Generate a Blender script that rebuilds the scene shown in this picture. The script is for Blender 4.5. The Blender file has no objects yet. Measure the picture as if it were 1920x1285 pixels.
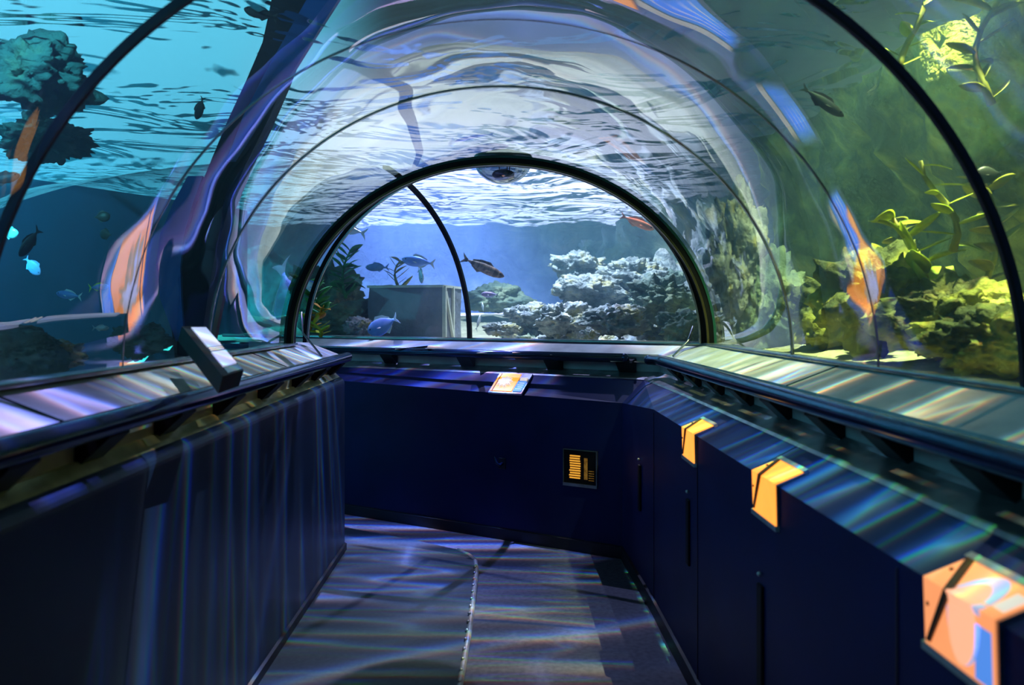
import bpy, bmesh, math, random
from mathutils import Vector, Matrix, noise
random.seed(7)
S = bpy.context.scene
COL = S.collection
H = 1.45                      # eye height above the floor
F = 1500.0                    # focal length in pixels of the 1920 px wide frame
def P(px, py, Y):             # a point of the place seen at this pixel, Y metres down the tunnel
    return Vector(((px-938)/F*Y, Y, H+(590-py)/F*Y))

# ------------------------------------------------------------------ camera
cam_d = bpy.data.cameras.new('camera'); cam = bpy.data.objects.new('camera', cam_d); COL.objects.link(cam)
cam.location = (0, 0, H); cam.rotation_euler = (math.pi/2, 0, 0)
cam_d.sensor_width = 36; cam_d.lens = F/1920*36
cam_d.shift_x = (960-938)/1920; cam_d.shift_y = -(642.5-590)/1920
cam_d.clip_start = 0.02
cam_d.dof.use_dof = True; cam_d.dof.focus_distance = 5.2; cam_d.dof.aperture_fstop = 2.8
S.camera = cam

# ------------------------------------------------------------------ colour management, sampling aids
S.view_settings.view_transform = 'Standard'; S.view_settings.look = 'None'
S.view_settings.gamma = 1; S.view_settings.exposure = 0.0
S.cycles.use_denoising = True
S.cycles.max_bounces = 7; S.cycles.transparent_max_bounces = 16; S.cycles.volume_bounces = 0
S.cycles.glossy_bounces = 4; S.cycles.diffuse_bounces = 2; S.cycles.transmission_bounces = 2
S.cycles.sample_clamp_indirect = 4.0; S.cycles.sample_clamp_direct = 0
S.cycles.caustics_reflective = False; S.cycles.caustics_refractive = False
S.cycles.use_adaptive_sampling = True; S.cycles.adaptive_threshold = 0.02

# ------------------------------------------------------------------ world: the bright hall above the tank
W = bpy.data.worlds.new('hall_light'); S.world = W; W.use_nodes = True
bg = W.node_tree.nodes['Background']; N = W.node_tree.nodes; L = W.node_tree.links
def wmath(op, a, b=None, clamp=False):
    n = N.new('ShaderNodeMath'); n.operation = op; n.use_clamp = clamp
    for k, v in enumerate((a, b)):
        if v is None: continue
        if isinstance(v, (int, float)): n.inputs[k].default_value = v
        else: L.new(v, n.inputs[k])
    return n.outputs[0]
def wstep(v, a, b):
    n = N.new('ShaderNodeMapRange'); n.interpolation_type = 'SMOOTHSTEP'; n.inputs['From Min'].default_value = a; n.inputs['From Max'].default_value = b; L.new(v, n.inputs[0]); return n.outputs[0]
tc = N.new('ShaderNodeTexCoord'); sp = N.new('ShaderNodeSeparateXYZ'); L.new(tc.outputs['Generated'], sp.inputs[0]); wx, wy, wz = sp.outputs
far_w = wmath('MULTIPLY', wstep(wz, 0.34, 0.16), wmath('MULTIPLY', wstep(wy, 0.75, 0.9), wmath('MULTIPLY', wstep(wx, 0.30, 0.12), wstep(wx, -0.32, -0.16))))
left_w = wmath('MULTIPLY', wstep(wx, -0.12, -0.26), wstep(wz, 0.62, 0.40))
cyan = N.new('ShaderNodeVectorMath'); cyan.operation = 'SCALE'; cyan.inputs[0].default_value = (0.17, 0.98, 1.40); L.new(wmath('MULTIPLY', left_w, wmath('SUBTRACT', 1.0, far_w)), cyan.inputs['Scale'])
lav = N.new('ShaderNodeVectorMath'); lav.operation = 'SCALE'; lav.inputs[0].default_value = (1.55, 1.5, 2.05); L.new(far_w, lav.inputs['Scale'])
s1 = N.new('ShaderNodeVectorMath'); L.new(cyan.outputs[0], s1.inputs[0]); L.new(lav.outputs[0], s1.inputs[1])
s2 = N.new('ShaderNodeVectorMath'); L.new(s1.outputs[0], s2.inputs[0]); s2.inputs[1].default_value = (0.05, 0.085, 0.10); L.new(s2.outputs[0], bg.inputs[0]); bg.inputs[1].default_value = 1.0

def spot(name, loc, target, power, color, angle, blend=0.5, size=0.05, caustic=None, door=None, base=0.0):
    d = bpy.data.lights.new(name, 'SPOT'); o = bpy.data.objects.new(name, d); COL.objects.link(o)
    o.location = loc; v = Vector(target)-Vector(loc)
    if caustic: o.rotation_euler = (math.atan2(v.y, -v.z), 0, 0)
    else: o.rotation_euler = v.to_track_quat('-Z', 'Y').to_euler()
    if caustic:   # keep light-space y along the tunnel
        o.rotation_euler = (Matrix.Rotation(math.atan2(v.x, -v.z)*-1, 3, 'Y')@Matrix.Rotation(math.atan2(v.y, math.hypot(v.x, v.z)), 3, 'X')).to_euler()
    d.energy = power; d.color = color; d.spot_size = math.radians(angle); d.spot_blend = blend; d.shadow_soft_size = size
    if caustic:
        d.use_nodes = True; nt = d.node_tree; N = nt.nodes; L = nt.links
        em = N['Emission']
        tc = N.new('ShaderNodeTexCoord'); sp = N.new('ShaderNodeSeparateXYZ'); L.new(tc.outputs['Normal'], sp.inputs[0])
        dx = N.new('ShaderNodeMath'); dx.operation = 'DIVIDE'; L.new(sp.outputs[0], dx.inputs[0]); L.new(sp.outputs[2], dx.inputs[1])
        dy = N.new('ShaderNodeMath'); dy.operation = 'DIVIDE'; L.new(sp.outputs[1], dy.inputs[0]); L.new(sp.outputs[2], dy.inputs[1])
        chans = []
        for k, off in enumerate((-caustic[2], 0.0, caustic[2])):   # water disperses the colours a little
            ad = N.new('ShaderNodeMath'); ad.operation = 'ADD'; L.new(dy.outputs[0], ad.inputs[0]); ad.inputs[1].default_value = off
            cb = N.new('ShaderNodeCombineXYZ')
            mx = N.new('ShaderNodeMath'); mx.operation = 'MULTIPLY'; L.new(dx.outputs[0], mx.inputs[0]); mx.inputs[1].default_value = caustic[1]
            L.new(mx.outputs[0], cb.inputs[0]); L.new(ad.outputs[0], cb.inputs[1])
            tot = None
            for sc, seed, wt in ((caustic[0], 0.0, 0.65), (caustic[0]*2.3, 5.0, 0.35)):
                nz = N.new('ShaderNodeTexNoise'); nz.inputs['Scale'].default_value = sc; nz.inputs['Detail'].default_value = 1.0
                nz.noise_dimensions = '4D'; nz.inputs['W'].default_value = seed+caustic[3]
                L.new(cb.outputs[0], nz.inputs['Vector'])
                # thin bright line where the noise crosses its middle
                s1 = N.new('ShaderNodeMath'); s1.operation = 'SUBTRACT'; L.new(nz.outputs[0], s1.inputs[0]); s1.inputs[1].default_value = 0.5
                s2 = N.new('ShaderNodeMath'); s2.operation = 'ABSOLUTE'; L.new(s1.outputs[0], s2.inputs[0])
                s3 = N.new('ShaderNodeMath'); s3.operation = 'ADD'; L.new(s2.outputs[0], s3.inputs[0]); s3.inputs[1].default_value = 0.006
                s4 = N.new('ShaderNodeMath'); s4.operation = 'DIVIDE'; s4.inputs[0].default_value = 0.02*wt; L.new(s3.outputs[0], s4.inputs[1])
                if tot is None: tot = s4
                else:
                    t2 = N.new('ShaderNodeMath'); t2.operation = 'ADD'; L.new(tot.outputs[0], t2.inputs[0]); L.new(s4.outputs[0], t2.inputs[1]); tot = t2
            pw = N.new('ShaderNodeMath'); pw.operation = 'POWER'; L.new(tot.outputs[0], pw.inputs[0]); pw.inputs[1].default_value = 1.55
            ba = N.new('ShaderNodeMath'); ba.operation = 'ADD'; L.new(pw.outputs[0], ba.inputs[0]); ba.inputs[1].default_value = base; chans.append(ba)
        cc = N.new('ShaderNodeCombineColor')
        for k in range(3): L.new(chans[k].outputs[0], cc.inputs[k])
        L.new(cc.outputs[0], em.inputs[0]); em.inputs[1].default_value = 1.0
        if door:   # soft-edged emission mask that keeps the added chamfer spot on its band
            ws = []
            for a_, b_ in ((door[0]-0.004, door[0]+0.004), (door[1]+0.004, door[1]-0.004)):
                mr = N.new('ShaderNodeMapRange'); mr.inputs['From Min'].default_value = a_; mr.inputs['From Max'].default_value = b_
                ng = N.new('ShaderNodeMath'); ng.operation = 'MULTIPLY'; ng.inputs[1].default_value = 1.0; L.new(dx.outputs[0], ng.inputs[0]); L.new(ng.outputs[0], mr.inputs[0]); ws.append(mr)
            mu = N.new('ShaderNodeMath'); mu.operation = 'MULTIPLY'; L.new(ws[0].outputs[0], mu.inputs[0]); L.new(ws[1].outputs[0], mu.inputs[1]); L.new(mu.outputs[0], em.inputs[1])
    return o
# lamps hanging over the tank, and added fill spots
CA = (13.0, 0.12, 0.0035)
CB = (8.0, 0.10, 0.0025)
spot('tunnel_lamp', (1.65, 3.3, 5.6), (-0.2, 3.4, 0.6), 1050, (0.62, 0.76, 1.0), 36, 0.35, 0.006, CA+(0.0,))
spot('sill_lamp', (2.1, 2.3, 5.4), (1.0, 2.5, 1.2), 950, (1.0, 0.90, 0.50), 40, 0.4, 0.006, CB+(5.0,), base=0.0)
spot('sill_lamp_left', (-0.5, 3.4, 5.4), (-1.1, 3.1, 1.2), 420, (0.80, 0.86, 1.0), 26, 0.5, 0.01, CB+(9.0,), base=0.12)
spot('chamfer_fill', (0.82, 2.7, 4.4), (0.82, 2.7, 1.05), 1500, (0.28, 1.0, 0.60), 50, 0.3, 0.004, (11.0, 0.08, 0.004, 2.0), (-0.022, 0.024))  # added spot without a known source, lights only the right chamfer
spot('violet_lamp', (-2.1, 1.4, 5.2), (-1.15, 1.5, 1.2), 1300, (0.42, 0.34, 1.0), 28, 0.6, 0.02, CB+(3.0,), base=0.15)
spot('corridor_lamp', (-0.9, 5.75, 5.4), (-0.55, 5.0, 0), 2300, (0.34, 0.36, 1.0), 26, 0.4, 0.02, CA+(8.0,), base=0.06)
spot('far_sill_fill', (0.5, 7.6, 5.4), (-0.15, 5.5, 1.25), 1500, (0.55, 0.55, 1.0), 44, 0.6, 0.03, (5.0, 0.3, 0.003, 4.0), base=0.3)  # added behind the bend to brighten the dim far sill
spot('reef_lamp', (0.2, 6.6, 4.2), (1.0, 7.4, 1.2), 1150, (0.74, 0.84, 1.0), 75, 0.6, 0.05)
spot('deep_lamp', (-1.3, 10.0, 4.4), (-0.9, 11.0, 1.2), 9500, (0.42, 0.38, 1.0), 85, 0.8, 0.05)
spot('kelp_lamp', (2.0, 2.8, 4.6), (3.1, 3.8, 1.4), 3400, (0.86, 1.0, 0.42), 80, 0.7, 0.05)
spot('hanging_rock_fill', (-1.9, 1.2, 3.6), (-2.7, 4.6, 2.3), 600, (0.15, 0.85, 1.0), 32, 0.8, 0.04)  # added fill from the near side for the dark hanging rock
spot('lagoon_lamp', (-3.6, 2.4, 4.6), (-4.4, 7.2, 1.5), 14000, (0.03, 0.66, 0.86), 54, 0.8, 0.05)

# ------------------------------------------------------------------ materials
def mat(name):
    m = bpy.data.materials.new(name); m.use_nodes = True; m.node_tree.nodes.clear()
    out = m.node_tree.nodes.new('ShaderNodeOutputMaterial'); return m, m.node_tree.nodes, m.node_tree.links, out
def ramp(N, stops):
    r = N.new('ShaderNodeValToRGB'); e = r.color_ramp.elements
    while len(e) < len(stops): e.new(0.5)
    for k, (p, c) in enumerate(stops): e[k].position = p; e[k].color = (*c, 1) if len(c) == 3 else c
    return r
def pmat(name, stops, scale=6, rough=0.6, metal=0.0, bump=0.0, bscale=30, detail=6, spec=0.5, emit=None, coord='Object', stretch=(1, 1, 1), dist=0.02):
    if isinstance(stops[0], (int, float)): stops = [(0.35, tuple(c*0.85 for c in stops)), (0.65, tuple(min(1, c*1.12) for c in stops))]
    m, N, L, out = mat(name)
    b = N.new('ShaderNodeBsdfPrincipled'); L.new(b.outputs[0], out.inputs[0])
    tc = N.new('ShaderNodeTexCoord'); mp = N.new('ShaderNodeMapping'); mp.inputs['Scale'].default_value = stretch; L.new(tc.outputs[coord], mp.inputs[0])
    nz = N.new('ShaderNodeTexNoise'); nz.inputs['Scale'].default_value = scale; nz.inputs['Detail'].default_value = detail; L.new(mp.outputs[0], nz.inputs['Vector'])
    r = ramp(N, stops); L.new(nz.outputs[0], r.inputs[0]); L.new(r.outputs[0], b.inputs['Base Color'])
    b.inputs['Roughness'].default_value = rough; b.inputs['Metallic'].default_value = metal; b.inputs['Specular IOR Level'].default_value = spec
    if bump:
        n2 = N.new('ShaderNodeTexNoise'); n2.inputs['Scale'].default_value = bscale; n2.inputs['Detail'].default_value = 5; L.new(mp.outputs[0], n2.inputs['Vector'])
        bp = N.new('ShaderNodeBump'); bp.inputs['Strength'].default_value = bump; bp.inputs['Distance'].default_value = dist
        L.new(n2.outputs[0], bp.inputs['Height']); L.new(bp.outputs[0], b.inputs['Normal'])
    if emit: b.inputs['Emission Color'].default_value = (*emit[0], 1); b.inputs['Emission Strength'].default_value = emit[1]
    return m
M = {}
M['navy'] = pmat('navy_laminate', (0.007, 0.013, 0.095), 3, 0.5, 0, 0.15, 160, dist=0.002, spec=0.22)
M['navy_dark'] = pmat('navy_skirting', (0.004, 0.006, 0.02), 3, 0.5)
M['drape'] = pmat('dark_blue_panel', (0.022, 0.042, 0.10), 3, 0.4, 0, 0.05, 90, dist=0.002, spec=0.3)
M['concrete'] = pmat('painted_concrete', [(0.3, (0.42, 0.43, 0.44)), (0.5, (0.56, 0.57, 0.57)), (0.7, (0.66, 0.66, 0.65))], 9, 0.6, 0, 0.25, 70, dist=0.004)
M['fascia'] = pmat('grey_fascia', (0.42, 0.41, 0.42), 9, 0.6, 0, 0.2, 60, dist=0.003)
M['strip_warmlit'] = pmat('yellow_lit_strip', [(0.3, (0.42, 0.36, 0.14)), (0.7, (0.70, 0.60, 0.26))], 14, 0.35, 0.6, 0.2, 30, dist=0.003)  # yellow light on the left ledge strip put into the metal colour
M['fascia_warmlit'] = pmat('yellow_lit_fascia', (0.42, 0.36, 0.20), 9, 0.6, 0, 0.2, 60, dist=0.003)  # fascia yellowed in its colour to stand in for warm light
M['steel'] = pmat('worn_steel', [(0.3, (0.30, 0.30, 0.32)), (0.7, (0.55, 0.55, 0.56))], 14, 0.3, 0.9, 0.2, 30, dist=0.003)
M['rail'] = pmat('black_gloss_rail', (0.03, 0.05, 0.11), 4, 0.16, 0.7)
M['black'] = pmat('black_metal', (0.005, 0.005, 0.007), 6, 0.55, 0.0, spec=0.2)
M['gasket'] = pmat('black_gasket', (0.006, 0.008, 0.02), 6, 0.35, 0.0)
M['bronze'] = pmat('bronze_lip', (0.20, 0.16, 0.07), 12, 0.3, 0.85)
M['greysteel'] = pmat('grey_green_joint', (0.26, 0.30, 0.29), 12, 0.25, 0.6)
M['carpet'] = pmat('grey_carpet', [(0.3, (0.055, 0.06, 0.10)), (0.7, (0.10, 0.105, 0.16))], 40, 0.85, 0, 0.2, 300, dist=0.003)
M['matting'] = pmat('dark_rubber_walkway', [(0.3, (0.018, 0.034, 0.055)), (0.7, (0.034, 0.054, 0.08))], 50, 0.6, 0, 0.2, 300, dist=0.002)
M['nosing'] = pmat('chrome_nosing', (0.6, 0.6, 0.62), 40, 0.38, 0.6)
M['sand'] = pmat('pale_sand', [(0.3, (0.32, 0.29, 0.20)), (0.7, (0.58, 0.53, 0.38))], 7, 0.9, 0, 0.5, 40, dist=0.02)
M['rock'] = pmat('pale_reef_rock', [(0.28, (0.05, 0.06, 0.07)), (0.42, (0.20, 0.22, 0.23)), (0.54, (0.42, 0.43, 0.42)), (0.64, (0.40, 0.34, 0.14)), (0.74, (0.66, 0.64, 0.62))], 8, 0.9, 0, 0.9, 14, dist=0.06)
M['rock_dark'] = pmat('dark_reef_rock', [(0.30, (0.03, 0.05, 0.045)), (0.50, (0.13, 0.18, 0.15)), (0.62, (0.24, 0.28, 0.18)), (0.75, (0.36, 0.34, 0.22))], 3, 0.9, 0, 0.9, 9, dist=0.08)
M['rock_algae'] = pmat('algae_covered_rock', [(0.32, (0.02, 0.03, 0.02)), (0.46, (0.10, 0.11, 0.03)), (0.55, (0.34, 0.32, 0.05)), (0.64, (0.70, 0.62, 0.12)), (0.74, (0.30, 0.34, 0.22))], 3.2, 0.9, 0, 0.9, 10, dist=0.08)
M['rock_teal'] = pmat('teal_rock', [(0.35, (0.03, 0.09, 0.10)), (0.6, (0.12, 0.26, 0.25)), (0.75, (0.34, 0.44, 0.26))], 2.2, 0.9, 0, 0.9, 7, dist=0.08)
M['kelp'] = pmat('yellow_green_kelp', [(0.35, (0.30, 0.36, 0.02)), (0.65, (0.72, 0.80, 0.06))], 9, 0.5)
M['kelp_brown'] = pmat('olive_kelp', [(0.35, (0.16, 0.15, 0.02)), (0.65, (0.42, 0.38, 0.04))], 9, 0.5)
M['weed_green'] = pmat('green_weed', [(0.35, (0.02, 0.16, 0.04)), (0.65, (0.08, 0.42, 0.10))], 9, 0.6)
M['weed_orange'] = pmat('orange_weed', [(0.35, (0.45, 0.20, 0.02)), (0.65, (0.80, 0.48, 0.04))], 9, 0.6)
M['block'] = pmat('weathered_block', [(0.3, (0.12, 0.13, 0.16)), (0.7, (0.24, 0.25, 0.28))], 4, 0.85, 0, 0.5, 22, dist=0.02)
M['block_edge'] = pmat('pale_block_edge', (0.62, 0.62, 0.50), 9, 0.8, 0, 0.4, 40, dist=0.01)
M['silver'] = pmat('silver_fish_skin', [(0.35, (0.62, 0.70, 0.82)), (0.65, (0.90, 0.93, 0.98))], 20, 0.3, 0.25)
M['bluefish'] = pmat('blue_fish_skin', [(0.35, (0.14, 0.30, 0.85)), (0.65, (0.30, 0.50, 0.98))], 12, 0.35, 0.1)
M['palefin'] = pmat('pale_fin', (0.80, 0.84, 0.95), 20, 0.4)
M['pinkfish'] = pmat('pink_fish_skin', [(0.35, (0.60, 0.34, 0.66)), (0.65, (0.35, 0.50, 0.95))], 9, 0.4)
M['darkfish'] = pmat('dark_fish_skin', (0.035, 0.045, 0.04), 12, 0.45)
M['brownfish'] = pmat('brown_banded_skin', [(0.42, (0.10, 0.05, 0.04)), (0.52, (0.34, 0.22, 0.18)), (0.62, (0.12, 0.07, 0.06))], 16, 0.45, stretch=(1, 0.2, 0.2))
M['orangefish'] = pmat('orange_fish_skin', [(0.35, (0.75, 0.14, 0.06)), (0.65, (0.98, 0.34, 0.16))], 12, 0.45)
M['yellowfin'] = pmat('yellow_fin', (0.70, 0.85, 0.05), 20, 0.4)
M['eye'] = pmat('fish_eye', (0.004, 0.004, 0.004), 5, 0.1)
M['bluereflect'] = pmat('blue_reflection', (0.01, 0.16, 0.62), 3, 0.5)  # a blue reflection by the column, given as solid colour
M['timber'] = pmat('brown_timber', (0.42, 0.14, 0.09), 12, 0.8, 0, 0.3, 40)
M['screenwhite'] = pmat('lit_white_panel', (0.6, 0.62, 0.8), 3, 0.5, emit=((0.55, 0.58, 0.85), 0.55))
M['screengrey'] = pmat('grey_caption_band', (0.16, 0.18, 0.26), 3, 0.5)
M['orange'] = pmat('lit_orange_panel', [(0.35, (0.75, 0.26, 0.03)), (0.65, (0.95, 0.42, 0.08))], 12, 0.5, emit=((1.0, 0.33, 0.045), 1.5))
M['peach'] = pmat('lit_peach_oval', (0.45, 0.24, 0.15), 8, 0.5, emit=((1.0, 0.42, 0.24), 1.15))
M['peachdark'] = pmat('lit_tan_panel', (0.7, 0.36, 0.15), 12, 0.5, emit=((1.0, 0.33, 0.12), 1.0))
M['litwhite'] = pmat('lit_white_shape', (0.8, 0.76, 0.72), 18, 0.5, 0, 0.5, 30, emit=((0.9, 0.75, 0.65), 0.7))
M['litblue'] = pmat('lit_blue_shape', (0.10, 0.28, 0.8), 4, 0.5, emit=((0.12, 0.35, 1.0), 0.7))
M['litlilac'] = pmat('lit_lilac_ring', (0.5, 0.58, 0.85), 6, 0.5, emit=((0.42, 0.52, 0.9), 0.6))
M['brownline'] = pmat('brown_line', (0.10, 0.04, 0.01), 5, 0.5)
M['amber'] = pmat('lit_amber_text', (0.8, 0.42, 0.05), 30, 0.5, emit=((1.0, 0.42, 0.04), 0.75))
M['amberdim'] = pmat('dim_amber_picture', [(0.4, (0.03, 0.015, 0.0)), (0.6, (0.5, 0.26, 0.04))], 40, 0.5, emit=((1.0, 0.45, 0.05), 0.10))
M['domeblack'] = pmat('dark_camera_body', (0.012, 0.02, 0.016), 5, 0.4)
M['tealedge'] = pmat('teal_acrylic_edge', (0.03, 0.16, 0.14), 6, 0.2, 0.0)

def clear_mat(name, f0, power, bump=0.0, bscale=1.0, tint=(1, 1, 1), rough=0.0, stretch=(1, 1, 1), gain=1.0):
    """Clear sheet: straight-through light mixed with a mirror reflection that grows towards grazing angles."""
    m, N, L, out = mat(name)
    mix = N.new('ShaderNodeMixShader'); tr = N.new('ShaderNodeBsdfTransparent'); gl = N.new('ShaderNodeBsdfGlossy')
    tr.inputs[0].default_value = (*tint, 1); gl.inputs['Roughness'].default_value = rough
    L.new(tr.outputs[0], mix.inputs[1]); L.new(gl.outputs[0], mix.inputs[2]); L.new(mix.outputs[0], out.inputs[0])
    lw = N.new('ShaderNodeLayerWeight'); lw.inputs[0].default_value = 0.5
    p = N.new('ShaderNodeMath'); p.operation = 'POWER'; L.new(lw.outputs['Facing'], p.inputs[0]); p.inputs[1].default_value = power
    mr = N.new('ShaderNodeMapRange'); mr.inputs['To Min'].default_value = f0; mr.inputs['To Max'].default_value = gain; L.new(p.outputs[0], mr.inputs[0])
    L.new(mr.outputs[0], mix.inputs[0])
    if bump:
        tc = N.new('ShaderNodeTexCoord'); mp = N.new('ShaderNodeMapping'); mp.inputs['Scale'].default_value = stretch; L.new(tc.outputs['Object'], mp.inputs[0])
        nz = N.new('ShaderNodeTexNoise'); nz.inputs['Scale'].default_value = bscale; nz.inputs['Detail'].default_value = 1.5; L.new(mp.outputs[0], nz.inputs['Vector'])
        bp = N.new('ShaderNodeBump'); bp.inputs['Strength'].default_value = 1.0; bp.inputs['Distance'].default_value = bump
        L.new(nz.outputs[0], bp.inputs['Height']); L.new(bp.outputs[0], gl.inputs['Normal'])
    return m
M['acrylic'] = clear_mat('acrylic_inner_face', 0.12, 2.2, 0.014, 1.7, (0.97, 1.0, 0.99), 0.0, (1, 0.6, 1))
M['acrylic_far'] = clear_mat('acrylic_far_panel', 0.03, 4.0, 0.006, 1.7, (0.97, 1.0, 0.99))
M['acrylic_out'] = clear_mat('acrylic_outer_face', 0.0, 6, 0, 1, (0.96, 1, 0.985), gain=0.0)
M['bubble'] = clear_mat('smoked_dome', 0.12, 1.6, 0, 1, (0.42, 0.50, 0.56))

# water surface: clear where one looks steeply up, a mirror where one looks along it
m, N, L, out = mat('water_surface')
mix = N.new('ShaderNodeMixShader'); tr = N.new('ShaderNodeBsdfTransparent'); gl = N.new('ShaderNodeBsdfGlossy'); gl.inputs['Roughness'].default_value = 0.03
tc = N.new('ShaderNodeTexCoord')
nz = N.new('ShaderNodeTexNoise'); nz.inputs['Scale'].default_value = 1.15; nz.inputs['Detail'].default_value = 3.0; nz.inputs['Distortion'].default_value = 0.7; L.new(tc.outputs['Object'], nz.inputs['Vector'])
bp = N.new('ShaderNodeBump'); bp.inputs['Strength'].default_value = 1.0; bp.inputs['Distance'].default_value = 0.42; L.new(nz.outputs[0], bp.inputs['Height'])
lw = N.new('ShaderNodeLayerWeight'); lw.inputs[0].default_value = 0.5; L.new(bp.outputs[0], lw.inputs['Normal'])
r = ramp(N, [(0.80, (0.04, 0.04, 0.04)), (0.90, (1, 1, 1))]); L.new(lw.outputs['Facing'], r.inputs[0])
L.new(bp.outputs[0], gl.inputs['Normal'])
L.new(tr.outputs[0], mix.inputs[1]); L.new(gl.outputs[0], mix.inputs[2]); L.new(r.outputs[0], mix.inputs[0]); L.new(mix.outputs[0], out.inputs[0])
M['watersurf'] = m
m, N, L, out = mat('tank_water')
vs = N.new('ShaderNodeVolumeScatter'); vs.inputs['Color'].default_value = (0.45, 0.80, 1.0, 1); vs.inputs['Density'].default_value = 0.07; vs.inputs['Anisotropy'].default_value = 0.2
va = N.new('ShaderNodeVolumeAbsorption'); va.inputs['Color'].default_value = (0.34, 0.74, 0.94, 1); va.inputs['Density'].default_value = 0.14
av = N.new('ShaderNodeAddShader'); L.new(vs.outputs[0], av.inputs[0]); L.new(va.outputs[0], av.inputs[1]); L.new(av.outputs[0], out.inputs['Volume'])
M['water'] = m

# ------------------------------------------------------------------ helpers
def obj(name, bm, m, parent=None, smooth=False, kind=None, label=None, cat=None, group=None, loc=None):
    me = bpy.data.meshes.new(name)
    if isinstance(bm, bmesh.types.BMesh):
        bm.to_mesh(me); bm.free()
    if smooth:
        for p in me.polygons: p.use_smooth = True
    for mm in (m if isinstance(m, (list, tuple)) else [m]): me.materials.append(M[mm] if isinstance(mm, str) else mm)
    o = bpy.data.objects.new(name, me); COL.objects.link(o)
    if parent: o.parent = parent
    if loc is not None: o.location = loc
    if kind: o['kind'] = kind
    if label: o['label'] = label
    if cat: o['category'] = cat
    if group: o['group'] = group
    return o
def empty(name, label, cat, loc=(0, 0, 0), group=None):
    o = bpy.data.objects.new(name, None); COL.objects.link(o); o.location = loc; o.empty_display_size = 0.05
    o['label'] = label; o['category'] = cat
    if group: o['group'] = group
    return o
def box(bm, c, s, rot=None):
    r = bmesh.ops.create_cube(bm, size=1)
    mt = Matrix.Translation(c) @ (rot.to_4x4() if rot else Matrix()) @ Matrix.Diagonal((*s, 1))
    bmesh.ops.transform(bm, matrix=mt, verts=r['verts']); return r['verts']
def bevel(bm, w=0.003, seg=2):
    bmesh.ops.bevel(bm, geom=list(bm.edges), offset=w, segments=seg, affect='EDGES', profile=0.6)
def loft(bm, rings, closed_ring=False, cap=False):
    vs = [[bm.verts.new(p) for p in r] for r in rings]
    n = len(rings[0])
    for a, b in zip(vs[:-1], vs[1:]):
        for i in range(n if closed_ring else n-1):
            j = (i+1) % n
            try: bm.faces.new((a[i], a[j], b[j], b[i]))
            except ValueError: pass
    if cap:
        bm.faces.new(vs[0][::-1]); bm.faces.new(vs[-1])
    return vs
def tube(bm, pts, r, seg=12, caps=True):
    pts = [Vector(p) for p in pts]; rings = []; up = Vector((0, 0, 1))
    for i, p in enumerate(pts):
        t = (pts[min(i+1, len(pts)-1)]-pts[max(i-1, 0)]).normalized()
        a = t.cross(up)
        if a.length < 1e-3: a = t.cross(Vector((0, 1, 0)))
        a.normalize(); b = a.cross(t).normalized(); rr = r[i] if isinstance(r, (list, tuple)) else r
        rings.append([p+(a*math.cos(k/seg*2*math.pi)+b*math.sin(k/seg*2*math.pi))*rr for k in range(seg)])
    loft(bm, rings, True, caps)
def fin(bm): bmesh.ops.recalc_face_normals(bm, faces=bm.faces[:])

# ------------------------------------------------------------------ the tunnel
A, B, Z0 = 1.2, 1.043, H-0.165        # half width, rise and foot height of the acrylic arch
YE = 4.56                             # the end arch
D2 = Vector((-0.867, 0.498, 0)); N2 = Vector((0.498, 0.867, 0))   # the corridor bends to the left: along it, and across it outwards
def arch_pt(ang, Y, off=0.0):         # ang 0 = right foot, pi = left foot
    k = min(1, max(0, (YE-Y)/1.3)); k = k*k*(3-2*k)      # the nearer panels stand a little narrower and taller
    return Vector(((A-0.03*k+off)*math.cos(ang), Y, Z0+(B+0.037*k+off)*math.sin(ang)))
O2 = Vector((1.2, YE, Z0))            # foot line of the outer side of the bent part
def arch2_pt(ang, t, off=0.0):
    return O2 + D2*t - N2*A + N2*(A+off)*math.cos(ang) + Vector((0, 0, (B+off)*math.sin(ang)))
def panel(n, y0, y1, fn=arch_pt, segs=72, a0=0.0, a1=math.pi, clip=None):
    bm = bmesh.new(); T = 0.03; inn = []; outr = []
    ys = [y0+(y1-y0)*k/6 for k in range(7)]
    for y in ys:
        inn.append([fn(a0+(a1-a0)*i/segs, y) for i in range(segs+1)]); outr.append([fn(a0+(a1-a0)*i/segs, y, T) for i in range(segs+1)])
    loft(bm, inn); k = len(bm.faces); loft(bm, outr)
    bmesh.ops.recalc_face_normals(bm, faces=bm.faces[:])
    bm.faces.ensure_lookup_table()
    for i, f in enumerate(bm.faces): f.material_index = 0 if i < k else 1
    if clip:
        bmesh.ops.bisect_plane(bm, geom=bm.verts[:]+bm.edges[:]+bm.faces[:], plane_co=clip[0], plane_no=clip[1], clear_inner=True)
    return obj('window_%d' % n, bm, ['acrylic_far' if clip else 'acrylic', 'acrylic_out'], smooth=True, kind='structure')
SEAMS = [-3.0, -1.2, 0.6, 1.79, 2.48, 3.21, YE]
for k in range(len(SEAMS)-1): panel(k+1, SEAMS[k], SEAMS[k+1])
def ring(name, Y, w, depth, m, off=0.0, fn=arch_pt, a0=0.0, a1=math.pi, segs=96, parent=None, kind='structure', clip=None):
    bm = bmesh.new(); rings = []
    for i in range(segs+1):
        a = a0+(a1-a0)*i/segs
        rings.append([fn(a, Y-w/2, off), fn(a, Y+w/2, off), fn(a, Y+w/2, off+depth), fn(a, Y-w/2, off+depth)])
    loft(bm, rings, True, True); fin(bm)
    if clip: bmesh.ops.bisect_plane(bm, geom=bm.verts[:]+bm.edges[:]+bm.faces[:], plane_co=clip[0], plane_no=clip[1], clear_inner=True)
    return obj(name, bm, m, parent, kind=kind if parent is None else None)
ring('trim_1', 1.79, 0.014, 0.022, 'gasket', -0.004)
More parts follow.
